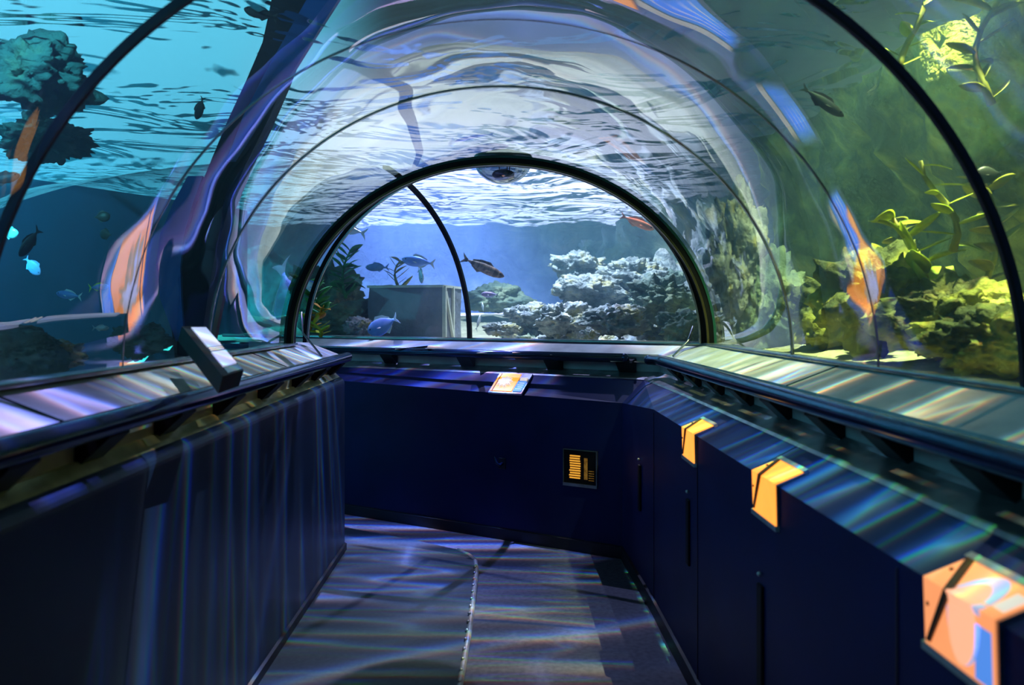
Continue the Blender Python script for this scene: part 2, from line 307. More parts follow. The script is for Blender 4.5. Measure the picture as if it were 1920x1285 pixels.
ring('trim_2', 2.48, 0.006, 0.006, 'greysteel', -0.001)
ring('trim_3', 3.21, 0.014, 0.010, 'greysteel', -0.003)
ring('trim_4', YE-0.03, 0.05, 0.040, 'black', -0.036)
ring('trim_5', YE-0.062, 0.012, 0.012, 'bronze', -0.038)
ring('trim_6', YE-0.05, 0.02, 0.014, 'tealedge', 0.004)
# second rib of the same frame, turned a little towards the bend
rr = ring('trim_7', 0, 0.035, 0.030, 'black', -0.030)
rr.matrix_world = Matrix.Translation((1.2, YE+0.01, 0)) @ Matrix.Rotation(math.radians(-4), 4, 'Z') @ Matrix.Translation((-1.2, 0, 0)) 
rr2 = ring('trim_8', -0.02, 0.008, 0.010, 'steel', -0.036)
rr2.matrix_world = rr.matrix_world.copy()
ring('trim_9', 0.6, 0.02, 0.034, 'gasket', -0.010)
# the bent part beyond the end arch
CLIP = (Vector((0, YE+0.02, 0)), Vector((0, 1, 0)))
panel(7, -1.0, 1.62, arch2_pt, clip=CLIP)
panel(8, 1.62, 4.2, arch2_pt, clip=CLIP)
ring('trim_10', 1.62, 0.03, 0.02, 'gasket', -0.012, fn=arch2_pt, clip=CLIP)

# ------------------------------------------------------------------ corridor walls, sills and ledges
YS = 5.02
def ybevel(name, stations, m, kind='structure', smooth=False, parent=None, **kw):
    bm = bmesh.new(); loft(bm, stations); fin(bm)
    return obj(name, bm, m, parent, smooth=smooth, kind=kind, **kw)
# right and far wall share one plan path: (foot point, outward direction, extra chamfer drop)
ROUTE = [(Vector((0.745, -3.0, 0)), Vector((1, 0, 0)), 0.0), (Vector((0.745, 3.88, 0)), Vector((1, 0, 0)), 0.0),
         (Vector((0.725, 4.75, 0)), Vector((1, 0.58, 0)), 0.065), (Vector((0.725, 4.75, 0))+D2*2.15, N2, 0.022), (Vector((0.725, 4.75, 0))+D2*3.9, N2, 0.022)]
def rstations(prof):
    out = []
    for p, d, drop in ROUTE:
        out.append([Vector((p.x, p.y, H+z-(drop if q else 0)))+d*o for (o, z, q) in prof])
    return out
def seg_obj(name, prof, m, i0, i1, **kw):
    return ybevel(name, rstations(prof)[i0:i1+1], m, **kw)
seg_obj('wall_right', [(0.0, -H, 0), (0.0, -0.461, 1), (0.0, -0.461, 1), (0.142, -0.395, 0), (0.142, -0.41, 0), (0.3, -0.41, 0)], 'navy', 0, 2)
seg_obj('wall_far', [(0.0, -H, 0), (0.0, -0.461, 1), (0.0, -0.461, 1), (0.142, -0.395, 0), (0.142, -0.41, 0), (0.3, -0.41, 0)], 'navy', 2, 4)
seg_obj('baseboard_right', [(-0.004, -H+0.001, 0), (-0.012, -H+0.001, 0), (-0.012, -H+0.07, 0), (0.0, -H+0.075, 0)], 'navy_dark', 0, 2)
seg_obj('baseboard_far', [(-0.004, -H+0.001, 0), (-0.012, -H+0.001, 0), (-0.012, -H+0.07, 0), (0.0, -H+0.075, 0)], 'navy_dark', 2, 4)
# steel ledge strip, then the fascia behind the brackets, then the sloping sill
def ledge(name, i0, i1): return seg_obj(name, [(0.140, -0.394, 0), (0.150, -0.386, 0), (0.235, -0.362, 0), (0.250, -0.352, 0), (0.252, -0.362, 0)], 'steel', i0, i1)
ledge('trim_11', 0, 2); ledge('trim_12', 2, 4)
seg_obj('trim_13', [(0.250, -0.41, 0), (0.250, -0.245, 0)], 'fascia', 0, 2)
seg_obj('trim_14', [(0.250, -0.41, 0), (0.250, -0.245, 0)], 'fascia', 2, 4)
SILL = [(0.248, -0.262, 0), (0.240, -0.262, 0), (0.240, -0.245, 0), (0.43, -0.172, 0), (0.50, -0.172, 0), (0.50, -0.9, 0)]
seg_obj('sill_right', SILL, 'concrete', 0, 2); seg_obj('sill_far', SILL, 'concrete', 2, 4)
# left side
def lstations(prof, y0=-3.0, y1=4.86):
    return [[Vector((x, y, H+z)) for x, z in prof] for y in (y0, y1)]
arc = [(-0.945-0.04*(1-math.cos(t)), -0.42+0.04*math.sin(t)) for t in [k*math.pi/12 for k in range(7)]]
WL = [(-0.945, -H)] + arc + [(-1.10, -0.38)]
bm = bmesh.new(); vs = loft(bm, lstations(WL)+[[Vector((x-0.35*(1 if i else 1), 4.862, H+z)) for i, (x, z) in enumerate(WL)]][:0])
# end cap of the left wall where the corridor turns
e = [Vector((x, 4.86, H+z)) for x, z in WL]; q = [Vector((-1.6, 4.9, H+z)) for x, z in WL]
loft(bm, [e, q]); fin(bm); obj('wall_left', bm, 'drape', smooth=False, kind='structure')
ybevel('baseboard_left', lstations([(-0.941, -H+0.001), (-0.933, -H+0.001), (-0.933, -H+0.06), (-0.945, -H+0.065)]), 'navy_dark')
ybevel('trim_15', lstations([(-0.975, -0.380), (-0.985, -0.370), (-1.005, -0.352), (-1.02, -0.350)]), 'strip_warmlit')
ybevel('trim_16', lstations([(-1.015, -0.42), (-1.015, -0.245)]), 'fascia_warmlit')
ybevel('sill_left', lstations([(-1.013, -0.262), (-1.003, -0.262), (-1.003, -0.245), (-1.19, -0.172), (-1.27, -0.172), (-1.27, -0.9)], -3.0, 4.95), 'concrete')
bm = bmesh.new()   # tapered end of the left sill
prof = [(-1.013, -0.262), (-1.003, -0.245), (-1.19, -0.172), (-1.27, -0.172), (-1.27, -0.9)]
loft(bm, [[Vector((x, 4.95, H+z)) for x, z in prof], [Vector((x-0.35, 5.15-0.0*x, H+z)) for x, z in prof]]); fin(bm); obj('sill_end', bm, 'concrete', kind='structure')
# expansion joints across the sills
for i, (y, s) in enumerate(((2.75, 1), (1.83, -1), (0.9, 1), (3.75, -1))):
    bm = bmesh.new()
    xa, xb = (0.985, 1.175) if s > 0 else (-1.003, -1.19)
    a = Vector((xa, y, H-0.243)); b = Vector((xb, y, H-0.170)); w = Vector((0, 0.006, 0))
    rings = [[a-w, a+w, a+w+Vector((0, 0, -.004)), a-w+Vector((0, 0, -.004))], [b-w, b+w, b+w+Vector((0, 0, -.004)), b-w+Vector((0, 0, -.004))]]
    loft(bm, rings, True, True); fin(bm); obj('trim_%d' % (20+i), bm, 'black', kind='structure')
# gasket line along the foot of the acrylic
for i, s in enumerate((1, -1)):
    bm = bmesh.new(); box(bm, (s*1.185, 0.78, H-0.168), (0.065, 7.56, 0.014)); bevel(bm, 0.004)
    obj('trim_%d' % (30+i), bm, 'greysteel', kind='structure')
bm = bmesh.new(); tube(bm, [O2+D2*t+Vector((0, 0, -0.004)) for t in (0.02, 4.0)], 0.014); obj('trim_32', bm, 'greysteel', kind='structure')

# floor: carpet with the raised rubber walkway on the left
bm = bmesh.new(); box(bm, (-1.0, 2.2, -0.03), (4.6, 10.6, 0.06)); obj('floor', bm, 'carpet', kind='structure')
EDGE = [Vector((-0.165, -3.0, 0)), Vector((-0.160, 3.1, 0)), Vector((-0.145, 3.6, 0)), Vector((-0.14, 4.1, 0)), Vector((-0.138, 4.50, 0)), Vector((-0.150, 4.66, 0)), Vector((-0.19, 4.76, 0)), Vector((-0.26, 4.86, 0)), Vector((-0.54, 5.06, 0)), Vector((-1.06, 5.38, 0)), Vector((-2.2, 6.04, 0))]
bm = bmesh.new(); hh = Vector((0, 0, 0.022))
poly = EDGE+[Vector((-2.6, 5.3, 0)), Vector((-0.944, 4.9, 0)), Vector((-0.944, -3.0, 0))]
top = [bm.verts.new(p+hh) for p in poly]; bot = [bm.verts.new(p+Vector((0, 0, .001))) for p in poly]
bm.faces.new(top); bm.faces.new(bot[::-1])
for i in range(len(poly)): j = (i+1) % len(poly); bm.faces.new((top[j], top[i], bot[i], bot[j]))
fin(bm)
t = empty('rubber_walkway', 'dark blue rubber walkway strip raised on the floor beside the left wall', 'walkway', (-0.5, 2, 0))
t.location = (0, 0, 0)
obj('mat_surface', bm, 'matting', t)
bm = bmesh.new(); tube(bm, [p+Vector((0.004, 0, 0.016)) for p in EDGE[:8]], 0.013, 10); obj('edge_nosing', bm, 'nosing', t, smooth=True, label='silver metal edge nosing')
bm = bmesh.new(); y = 2.3
while y < 4.5:
    r_ = bmesh.ops.create_uvsphere(bm, u_segments=8, v_segments=6, radius=0.008)
    x = -0.158 if y < 3.1 else -0.158+0.016*min(1, (y-3.1))
    bmesh.ops.transform(bm, matrix=Matrix.Translation((x, y, 0.029)), verts=r_['verts']); y += 0.10
obj('nosing_studs', bm, 'nosing', t, smooth=True, kind='stuff')

# panel joints and slot handles of the right wall
for i, y in enumerate((0.6, 1.5, 3.02, 3.88)):
    bm = bmesh.new(); box(bm, (0.7445, y, 0.49), (0.004, 0.006, 0.97)); obj('trim_%d' % (40+i), bm, 'gasket', kind='structure')
for i, (y, z0, z1, lab) in enumerate(((4.20, 0.42, 0.66, 'black slot handle low on the blue wall nearest the dark far corner'), (3.16, 0.46, 0.72, 'black slot handle on the blue wall below the small orange box'), (2.28, 0.38, 0.68, 'tall black slot handle on the blue wall below the middle orange box'))):
    t = empty('slot_handle', lab, 'handle', (0.742, y, (z0+z1)/2), 'slot handles of the right wall panels')
    bm = bmesh.new(); box(bm, (0, 0, 0), (0.012, 0.045, z1-z0)); bevel(bm, 0.005); obj('slot_plate', bm, 'black', t)
    bm = bmesh.new(); r_ = bmesh.ops.create_uvsphere(bm, u_segments=10, v_segments=8, radius=0.007); obj('screw', bm, 'nosing', t, smooth=True, loc=(-0.004, 0, (z1-z0)/2+0.03), label='bright screw head')
    if i == 0: t.location.x = 0.73

# ------------------------------------------------------------------ handrails with brackets
def handrail(label, pts, br, out_dir, flip=1):
    t = empty('handrail', label, 'handrail', pts[0]); o0 = Vector(pts[0])
    bm = bmesh.new(); tube(bm, [Vector(p)-o0 for p in pts], 0.029, 20); obj('rail', bm, 'rail', t, smooth=True)
    for p in (pts[0], pts[-1]):
        bm = bmesh.new(); bmesh.ops.create_uvsphere(bm, u_segments=16, v_segments=10, radius=0.030); obj('end_cap', bm, 'rail', t, smooth=True, loc=Vector(p)-o0)
    for p in br:
        p = Vector(p); od = Vector(out_dir); al = Vector((od.y, -od.x, 0)).normalized()
        bm = bmesh.new(); w = 0.055
        prof = [(0.0, -0.012), (0.075, 0.0), (0.075, -0.095), (0.055, -0.095), (-0.015, -0.03)]
        rings = [[p-o0+al*s*w+od*a+Vector((0, 0, z)) for a, z in prof] for s in (-1, 1)]
        loft(bm, rings, True, True); fin(bm); bevel(bm, 0.002, 1); obj('bracket', bm, 'black', t)
    return t
zr = H-0.27
handrail('long glossy dark handrail on the right in front of the striped pale sill', [(0.93, -2.9, zr), (0.93, 2.0, zr), (0.93, 4.66, zr), (0.885, 4.76, zr)],
         [(0.93, y, zr) for y in (4.35, 4.0, 3.6, 3.19, 2.78, 2.36, 1.98, 1.58, 1.15)], (1, 0, 0))
handrail('long glossy blue handrail on the left below the violet lit sill', [(-0.945, -2.9, zr+0.006), (-0.945, 2.5, zr+0.006), (-0.945, 4.95, zr+0.006), (-0.955, 5.0, zr+0.004)],
         [(-0.945, y, zr+0.006) for y in (4.75, 4.35, 3.95, 3.40, 2.88, 2.40, 1.96, 1.57)], (-1, 0, 0))
f0 = Vector((0.725, 4.75, 0))+N2*0.19; f0.z = zr
handrail('straight dark handrail across the far wall under the end arch', [f0+D2*0.06, f0+D2*1.5, f0+D2*3.6], [f0+D2*s for s in (0.06, 0.56, 1.235, 1.906, 2.6)], tuple(N2*0.9))

# ------------------------------------------------------------------ lit display boxes
def wrapped_box(y0, y1, label, rich=False):
    """Lit case folded over the edge of the wall: upper face on the chamfer, lower face on the wall."""
    t = empty('display_box', label, 'display box', (0.745, (y0+y1)/2, H-0.461), 'orange lit display boxes along the right wall'); o = Vector(t.location)
    up = Vector((0.142, 0, 0.066)).normalized(); nrm = Vector((-up.z, 0, up.x)); f = Vector((0.745, 0, H-0.461))
    def Q(y, u, d=0.0):   # u>0 up the chamfer, u<0 down the wall; d = proud of the surface
        if u >= 0: return f+Vector((0, y, 0))+up*u+nrm*d+Vector((-d if u < 1e-6 else 0, 0, 0))-o
        return f+Vector((-d, y, u))-o
    def sheet(y0, y1, u0, u1, d0, d1):
        bm = bmesh.new(); us = sorted({u0, u1} | ({0.0} if u0 < 0 < u1 else set()))
        rings = [[Q(y0, u, d0), Q(y1, u, d0), Q(y1, u, d1), Q(y0, u, d1)] for u in us]
        loft(bm, rings, True, True); fin(bm); return bm
    U1, U0 = 0.075, -0.105
    obj('case', sheet(y0-0.006, y1+0.006, U0-0.006, U1+0.006, -0.01, 0.006), 'steel', t)
    obj('lit_panel', sheet(y0, y1, U0, U1, 0.004, 0.009), 'peachdark' if rich else 'orange', t, label='glowing orange panel')
    obj('frame_strip', sheet(y0-0.008, y1+0.008, U1, U1+0.014, 0, 0.012), 'nosing', t, label='silver top edge')
    obj('frame_strip', sheet(y0-0.008, y1+0.008, U0-0.014, U0, 0, 0.012), 'nosing', t, label='silver bottom edge')
    # dark inner corner line running diagonally over both faces
    bm = bmesh.new()
    w = 0.010
    for (ya, ua), (yb, ub) in (((y1-0.018, 0.072), (y1-0.075, 0.0)), ((y1-0.075, 0.0), (y1-0.05 if False else y1-0.02, -0.10))):
        pass
    rings = [[Q(y1-0.012+a*w, 0.074, d) for a, d in ((-1, .010), (1, .010), (1, .013), (-1, .013))],
             [Q(y1-0.080+a*w*.8, 0.0, d) for a, d in ((-1, .010), (1, .010), (1, .013), (-1, .013))],
             [Q(y1-0.014+a*w*.6, -0.098, d) for a, d in ((-1, .010), (1, .010), (1, .013), (-1, .013))]]
    loft(bm, rings, True, True); fin(bm); obj('corner_line', bm, 'brownline', t)
    for (yy, uu) in ((y1-0.016, 0.035), (y1-0.012, -0.035)):
        bm = bmesh.new(); bmesh.ops.create_uvsphere(bm, u_segments=8, v_segments=6, radius=0.0045); obj('screw', bm, 'black', t, loc=Q(yy, uu, 0.010))
    if rich:
        def disc(yc, uc, ry, ru, m, d, nm):
            bm = bmesh.new(); n = 28; rings = []
            for u in sorted({uc+ru*math.sin((k/n-0.5)*math.pi*0.99) for k in range(n+1)} | {0.0}):   # folded over the edge with the case
                hw = ry*math.sqrt(max(1e-4, 1-((u-uc)/ru)**2)); rings.append([Q(yc-hw, u, d), Q(yc+hw, u, d), Q(yc+hw, u, d+0.002), Q(yc-hw, u, d+0.002)])
            loft(bm, rings, True, True); fin(bm); obj(nm, bm, m, t)
        disc(y0+0.078, -0.012, 0.046, 0.082, 'litlilac', 0.010, 'pale_ring')
        disc(y0+0.080, -0.026, 0.036, 0.068, 'peach', 0.0125, 'lit_oval')
        obj('blue_corner', sheet(y0+0.004, y0+0.045, -0.10, -0.01, 0.009, 0.012), 'litblue', t, label='blue lit corner')
        obj('white_tab', sheet(y0+0.003, y0+0.030, 0.012, 0.055, 0.009, 0.013), 'litwhite', t)
wrapped_box(3.04, 3.23, 'small orange lit display box folded over the blue wall edge, farthest along')
wrapped_box(2.14, 2.33, 'orange lit display box folded over the blue wall edge, middle of three')
wrapped_box(1.19, 1.385, 'large display box with a peach oval in its lit panel, closest on the right wall', True)

# box on the far wall ledge with a white shell
def far_pt(s, o, z): return Vector((0.725, 4.75, 0))+D2*s+N2*o+Vector((0, 0, z))
t = empty('display_box', 'lit orange case with a white shell on the far wall ledge', 'display box', far_pt(0.79, 0.02, H-0.47)); o = Vector(t.location)
def fq(s, u, d):  # u 0..1 from lower front to upper back over the chamfer
    return far_pt(0.79+s*0.84, -0.02+0.15*u, H-0.512+0.112*u)+Vector((0, 0, 0.79))*d+N2*(-0.61)*d-o
def fsheet(s0, s1, u0, u1, d0, d1):
    bm = bmesh.new(); loft(bm, [[fq(s0, u, d0), fq(s1, u, d0), fq(s1, u, d1), fq(s0, u, d1)] for u in (u0, u1)], True, True); fin(bm); return bm
obj('case', fsheet(-0.145, 0.145, 0, 1.05, -0.002, 0.012), 'steel', t)
obj('lit_panel', fsheet(-0.055, 0.135, 0.08, 0.98, 0.012, 0.017), 'orange', t, label='glowing orange panel')
bc_ = obj('blue_caption', fsheet(-0.135, -0.062, 0.10, 0.62, 0.012, 0.017), 'litblue', t)
obj('white_caption', fsheet(-0.130, -0.070, 0.66, 0.80, 0.012, 0.018), 'litwhite', t)
for k in range(4): obj('caption_line', fsheet(-0.125, -0.075-0.01*(k % 2), 0.2+0.1*k, 0.22+0.1*k, 0.017, 0.018), 'litwhite', bc_)
bm = bmesh.new(); n = 40; c = [];
for k in range(n):
    a = k/n*6.2832; rr_ = 1+0.18*math.sin(a*9)
    c.append((0.045+0.060*rr_*math.cos(a), 0.52+0.26*rr_*math.sin(a)))
loft(bm, [[fq(s, u, 0.017) for s, u in c], [fq(0.045+(s-0.045)*.8, 0.52+(u-.52)*.8, 0.030) for s, u in c]], True, True); fin(bm)
obj('shell', bm, 'litwhite', t, smooth=False, label='white frilled shell')
obj('corner_line', fsheet(0.112, 0.118, 0.06, 0.98, 0.017, 0.020), 'brownline', t)

# lit window with amber text lines low on the far wall
t = empty('display_window', 'small dark window with glowing amber text low on the far wall', 'display window', far_pt(0.27, -0.004, 0.512)); o = Vector(t.location)
RZ = Matrix.Rotation(math.atan2(D2.y, D2.x), 3, 'Z')
def fbox(s, z, w, h, d, dep, m, nm, **kw):
    bm = bmesh.new(); box(bm, far_pt(s+0.125, -d, z)-o, (w, dep, h), RZ); return obj(nm, bm, m, t, **kw)
fbox(0.145, 0.512, 0.225, 0.225, 0.003, 0.012, 'black', 'back_plate')
fbox(0.145, 0.408, 0.225, 0.018, 0.008, 0.018, 'steel', 'frame_strip'); fbox(0.035, 0.512, 0.006, 0.225, 0.008, 0.014, 'steel', 'frame_strip')
fbox(0.145, 0.622, 0.225, 0.005, 0.008, 0.012, 'greysteel', 'frame_strip'); fbox(0.256, 0.512, 0.005, 0.225, 0.008, 0.012, 'greysteel', 'frame_strip')
for k in range(10):
    fbox(0.178+random.uniform(-.002, .003), 0.585-k*0.0148, 0.072+random.uniform(-.006, .003), 0.0085, 0.012, 0.004, 'amber', 'text_line')
fbox(0.106, 0.512, 0.022, 0.130, 0.012, 0.003, 'amberdim', 'picture', label='dim amber picture')
for k in range(5): fbox(0.070, 0.500-k*0.014, 0.034, 0.004, 0.012, 0.003, 'amberdim', 'text_line')
# small dark hook
t = empty('wall_hook', 'small dark glossy hook on the black far wall', 'hook', far_pt(0.82, -0.01, 0.50)); o = Vector(t.location)
bm = bmesh.new(); tube(bm, [far_pt(0.82, 0, 0.49)-o, far_pt(0.82, -0.04, 0.48)-o, far_pt(0.835, -0.055, 0.50)-o, far_pt(0.85, -0.05, 0.54)-o], [0.012, 0.011, 0.009, 0.005], 10); obj('hook_arm', bm, 'rail', t, smooth=True)
bm = bmesh.new(); box(bm, far_pt(0.82, -0.003, 0.49)-o, (0.05, 0.01, 0.07), RZ); bevel(bm, 0.003); obj('back_plate', bm, 'navy_dark', t)

# information panel leaning on the left sill
a = P(352, 618, 2.62); b = P(412, 712, 2.22)
t = empty('information_panel', 'black boxed information panel with white lit sheets leaning across the left sill', 'information panel', (a+b)/2); o = Vector(t.location)
c0 = P(341, 612, 2.66); c1 = P(386, 612, 2.78); c2 = P(457, 694, 2.34); c3 = P(418, 706, 2.20)   # top-left, top-right, bottom-right, bottom-left of the face
nn = (c1-c0).cross(c3-c0).normalized()
if nn.x < 0: nn = -nn
def face_pt(u, v, d=0.0): return (c0*(1-u)+c1*u)*(1-v)+(c3*(1-u)+c2*u)*v+nn*d-o
def pbox(u0, u1, v0, v1, d0, d1, m, nm, **kw):
    bm = bmesh.new(); loft(bm, [[face_pt(u0, v, d0), face_pt(u1, v, d0), face_pt(u1, v, d1), face_pt(u0, v, d1)] for v in (v0, v1)], True, True); fin(bm); return obj(nm, bm, m, t, **kw)
pbox(0, 1, 0, 1, -0.05, 0, 'black', 'case')
pbox(0.30, 0.92, 0.05, 0.50, 0, 0.004, 'screenwhite', 'lit_sheet', label='white lit sheet'); pbox(0.28, 0.92, 0.60, 0.87, 0, 0.004, 'screenwhite', 'lit_sheet', label='white lit sheet')
cband = pbox(0.28, 0.92, 0.50, 0.60, 0, 0.003, 'screengrey', 'caption_band')
for k in range(2): pbox(0.30, 0.90, 0.525+k*0.035, 0.535+k*0.035, 0.003, 0.005, 'litwhite', 'caption_line').parent = cband
pbox(0.25, 0.96, 0.89, 0.985, 0, 0.003, 'greysteel', 'lower_edge')

# struts at the two corners of the far opening
for p0, p1, p2, lab in ((P(565, 585, 4.7), P(568, 625, 4.68), P(603, 668, 4.55), 'thin dark cable stay from the left foot of the end arch to the sill'), (P(1300, 612, 4.62), P(1290, 640, 4.6), P(1262, 668, 4.5), 'short shiny strut at the right foot of the end arch')):
    bm = bmesh.new(); oo = p2.copy(); tube(bm, [p0-oo, p1-oo, p2-oo], 0.006, 8)
    obj('corner_strut', bm, 'steel' if p0.x > 0 else 'greysteel', smooth=True, label=lab, cat='strut', loc=oo)

# ------------------------------------------------------------------ dome camera hanging inside the arch
dc = P(943, 299, 5.0); R0 = 55/F*5.0
t = empty('dome_camera', 'round smoked dome camera hanging at the top of the end arch', 'camera', dc)
bm = bmesh.new(); rings = []
for k in range(13):
    th = k/12*math.pi/2; rings.append([Vector((R0*math.cos(th)*math.cos(j/32*6.2832), R0*math.cos(th)*math.sin(j/32*6.2832), -R0*0.84*math.sin(th))) for j in range(32)])
loft(bm, rings[:-1], True); bmesh.ops.contextual_create(bm, geom=[v for v in bm.verts[-32:]]); fin(bm); obj('dome', bm, 'bubble', t, smooth=True)
bm = bmesh.new(); bmesh.ops.create_cone(bm, segments=32, radius1=R0*1.02, radius2=R0*0.98, depth=0.02, cap_ends=True, cap_tris=False); obj('mounting_ring', bm, 'tealedge', t, loc=(0, 0, 0.01))
bm = bmesh.new(); tube(bm, [(0, 0, -0.02), (0, 0, 0.05)], 0.08, 24); obj('ceiling_plate', bm, 'greysteel', t)
bm = bmesh.new(); bmesh.ops.create_uvsphere(bm, u_segments=20, v_segments=12, radius=0.055); bmesh.ops.scale(bm, vec=(1.25, 0.9, 0.62), verts=bm.verts[:]); cb_ = obj('camera_body', bm, 'domeblack', t, smooth=True, loc=(0.0, 0, -0.095))
bm = bmesh.new(); tube(bm, [(0.02, -0.02, -0.105), (0.05, -0.05, -0.11)], [0.034, 0.030], 16); obj('lens_barrel', bm, 'domeblack', cb_, loc=(0, 0, 0.095))
for x in (-0.022, 0.026, 0.042):
    bm = bmesh.new(); tube(bm, [(x, 0, 0.0), (x, 0, -0.075)], 0.0028, 8); obj('support_rod', bm, 'black', t)

# ------------------------------------------------------------------ water body
ZS = H+1.30
def solid_from(profile_fn, t0, t1):
    bm = bmesh.new(); rings = []
    for t_ in (t0, t1):
        rr = [profile_fn(math.pi*i/48, t_, 0.0315) for i in range(49)]
        rr += [Vector((rr[-1].x, rr[-1].y, -0.5)), Vector((rr[0].x, rr[0].y, -0.5))]; rings.append(rr)
    loft(bm, rings, True, True); fin(bm); return bm
def tmp(name, bm):
    me = bpy.data.meshes.new(name); bm.to_mesh(me); bm.free(); o = bpy.data.objects.new(name, me); COL.objects.link(o); return o
bm = bmesh.new(); box(bm, (-2.2, 5.5, (ZS+0.0)/2), (12.0, 17.0, ZS-0.0)); fin(bm)
water = tmp('tank_water', bm); water.data.materials.append(M['water']); water['kind'] = 'structure'
c1_ = tmp('cut_a', solid_from(arch_pt, -4.0, YE)); 
bmx = solid_from(arch2_pt, -1.6, 4.2)
r_ = bmesh.ops.bisect_plane(bmx, geom=bmx.verts[:]+bmx.edges[:]+bmx.faces[:], plane_co=(0, YE-0.001, 0), plane_no=(0, 1, 0), clear_inner=True)
bmesh.ops.contextual_create(bmx, geom=[e_ for e_ in r_['geom_cut'] if isinstance(e_, bmesh.types.BMEdge)]); fin(bmx)
c2_ = tmp('cut_b', bmx)
for c_ in (c1_, c2_):
    md = water.modifiers.new('b', 'BOOLEAN'); md.operation = 'DIFFERENCE'; md.object = c_; md.solver = 'EXACT'
dg = bpy.context.evaluated_depsgraph_get(); me = bpy.data.meshes.new_from_object(water.evaluated_get(dg))
water.modifiers.clear(); water.data = me
for c_ in (c1_, c2_): bpy.data.objects.remove(c_)
bm = bmesh.new(); bmesh.ops.create_grid(bm, x_segments=2, y_segments=2, size=1)
bmesh.ops.transform(bm, matrix=Matrix.Translation((-2.2, 5.5, ZS+0.01)) @ Matrix.Diagonal((6.05, 8.55, 1, 1)), verts=bm.verts[:])
obj('water_surface', bm, 'watersurf', kind='structure')

# ------------------------------------------------------------------ seabed and rock walls
def in_corridor(x, y, pad=0.0):
    if abs(x) < 1.24+pad and y < YE+0.1: return True
    q = Vector((x, y, 0))-Vector((O2.x, O2.y, 0)); s = q.dot(D2); n_ = q.dot(N2)
    return -2.5 < s < 4.3 and -2.4 < n_ < 0.05+pad and y > YE-0.2 
def fbm(v, o=5): return noise.fractal(Vector(v), 0.9, 2.0, o)
def seabed_z(x, y):
    z = 1.20 + 0.05*fbm((x*1.3, y*1.3, 0))
    if x < -1.3 and y < 6.6: z -= min(0.55, (-1.3-x)*0.8)*min(1, max(0, (6.6-y)/1.5))
    if x > 1.3: z += min(0.12, (x-1.3)*0.15)
    if y > 6.4: z += min(0.25, (y-6.4)*0.10)
    return z
bm = bmesh.new(); stp = 0.12; nx = int(12/stp); ny = int(17/stp); G = {}
for i in range(nx+1):
    for j in range(ny+1):
        x = -8.2+i*stp; y = -3+j*stp
        if not in_corridor(x, y): G[i, j] = bm.verts.new((x, y, seabed_z(x, y)))
for i in range(nx):
    for j in range(ny):
        k = [(i, j), (i+1, j), (i+1, j+1), (i, j+1)]
        if all(q in G for q in k): bm.faces.new([G[q] for q in k])
obj('seabed_ground', bm, 'sand', smooth=True, kind='structure')
def rockwall(name, p0, p1, z0, z1, lean, amp, m, seed, step=0.07, freq=0.9, kind='structure', depth_dir=None, curve=0.0, tops=None):
    p0 = Vector(p0); p1 = Vector(p1); d = (p1-p0); Lh = d.length; d.normalize(); nn_ = Vector((d.y, -d.x, 0)) if depth_dir is None else Vector(depth_dir)
    bm = bmesh.new(); nu = int(Lh/step); nv = int((z1-z0)/step); rows = []
    for j in range(nv+1):
        row = []
        for i in range(nu+1):
            u = i/nu; v = j/nv; zt = z1 if tops is None else (tops[0]*(1-u)+tops[1]*u+0.28*fbm((u*7+seed, 3.0, 0), 4)); p = p0+d*Lh*u+Vector((0, 0, z0+(min(z1, zt)-z0)*v))+nn_*(-lean*v+curve*math.sin(u*math.pi))
            q = Vector(p)*freq+Vector((seed, seed*1.7, 0)); a = fbm(q, 6)+0.5*abs(fbm(q*2.3, 4))
            row.append(p+nn_*a*amp+Vector((0, 0, 0.15*amp*fbm(q*1.9+Vector((9, 9, 9))))))
        rows.append(row)
    loft(bm, rows); return obj(name, bm, m, smooth=True, kind=kind)
rockwall('rock_wall', (2.75, -3, 0), (2.75, 6.2, 0), 0.9, 2.74, -0.75, 0.26, 'rock_algae', 3.0, depth_dir=(-1, 0, 0))
rockwall('rock_wall', (3.6, 5.6, 0), (0.75, 9.9, 0), 0.9, 3.0, 0.25, 0.35, 'rock_dark', 8.0, depth_dir=(-0.83, -0.55, 0), tops=(3.0, 2.35))
rockwall('rock_wall', (3.8, 13.6, 0), (-8, 13.6, 0), 0.9, 3.0, 0.2, 0.5, 'rock_dark', 12.0, step=0.15, depth_dir=(0, -1, 0))
rockwall('rock_wall', (-1.7, 9.2, 0), (-6.9, 7.8, 0), 0.6, 3.0, 0.25, 0.45, 'rock_teal', 21.0, step=0.08, depth_dir=(0.3, -0.95, 0), tops=(1.9, 3.1))
rockwall('rock_wall', (-6.6, 8.6, 0), (-6.6, -3, 0), 0.3, 3.0, 0.3, 0.6, 'rock_teal', 31.0, step=0.1, depth_dir=(1, 0, 0))

def rock(label, c, s, m='rock', seed=0.0, rough=0.35, name='reef_rock', group=None, cat='rock', sub=5):
    bm = bmesh.new(); bmesh.ops.create_icosphere(bm, subdivisions=sub, radius=1)
    for v in bm.verts:
        q = v.co*1.3+Vector((seed, seed*.7, seed*1.3)); f = 0.9+rough*fbm(q, 5)+rough*0.6*abs(fbm(q*2.6, 4))+0.10*fbm(q*7, 4)
        v.co = Vector((v.co.x*s[0], v.co.y*s[1], v.co.z*s[2]))*f
    return obj(name, bm, m, smooth=True, label=label, cat=cat, group=group, loc=c)

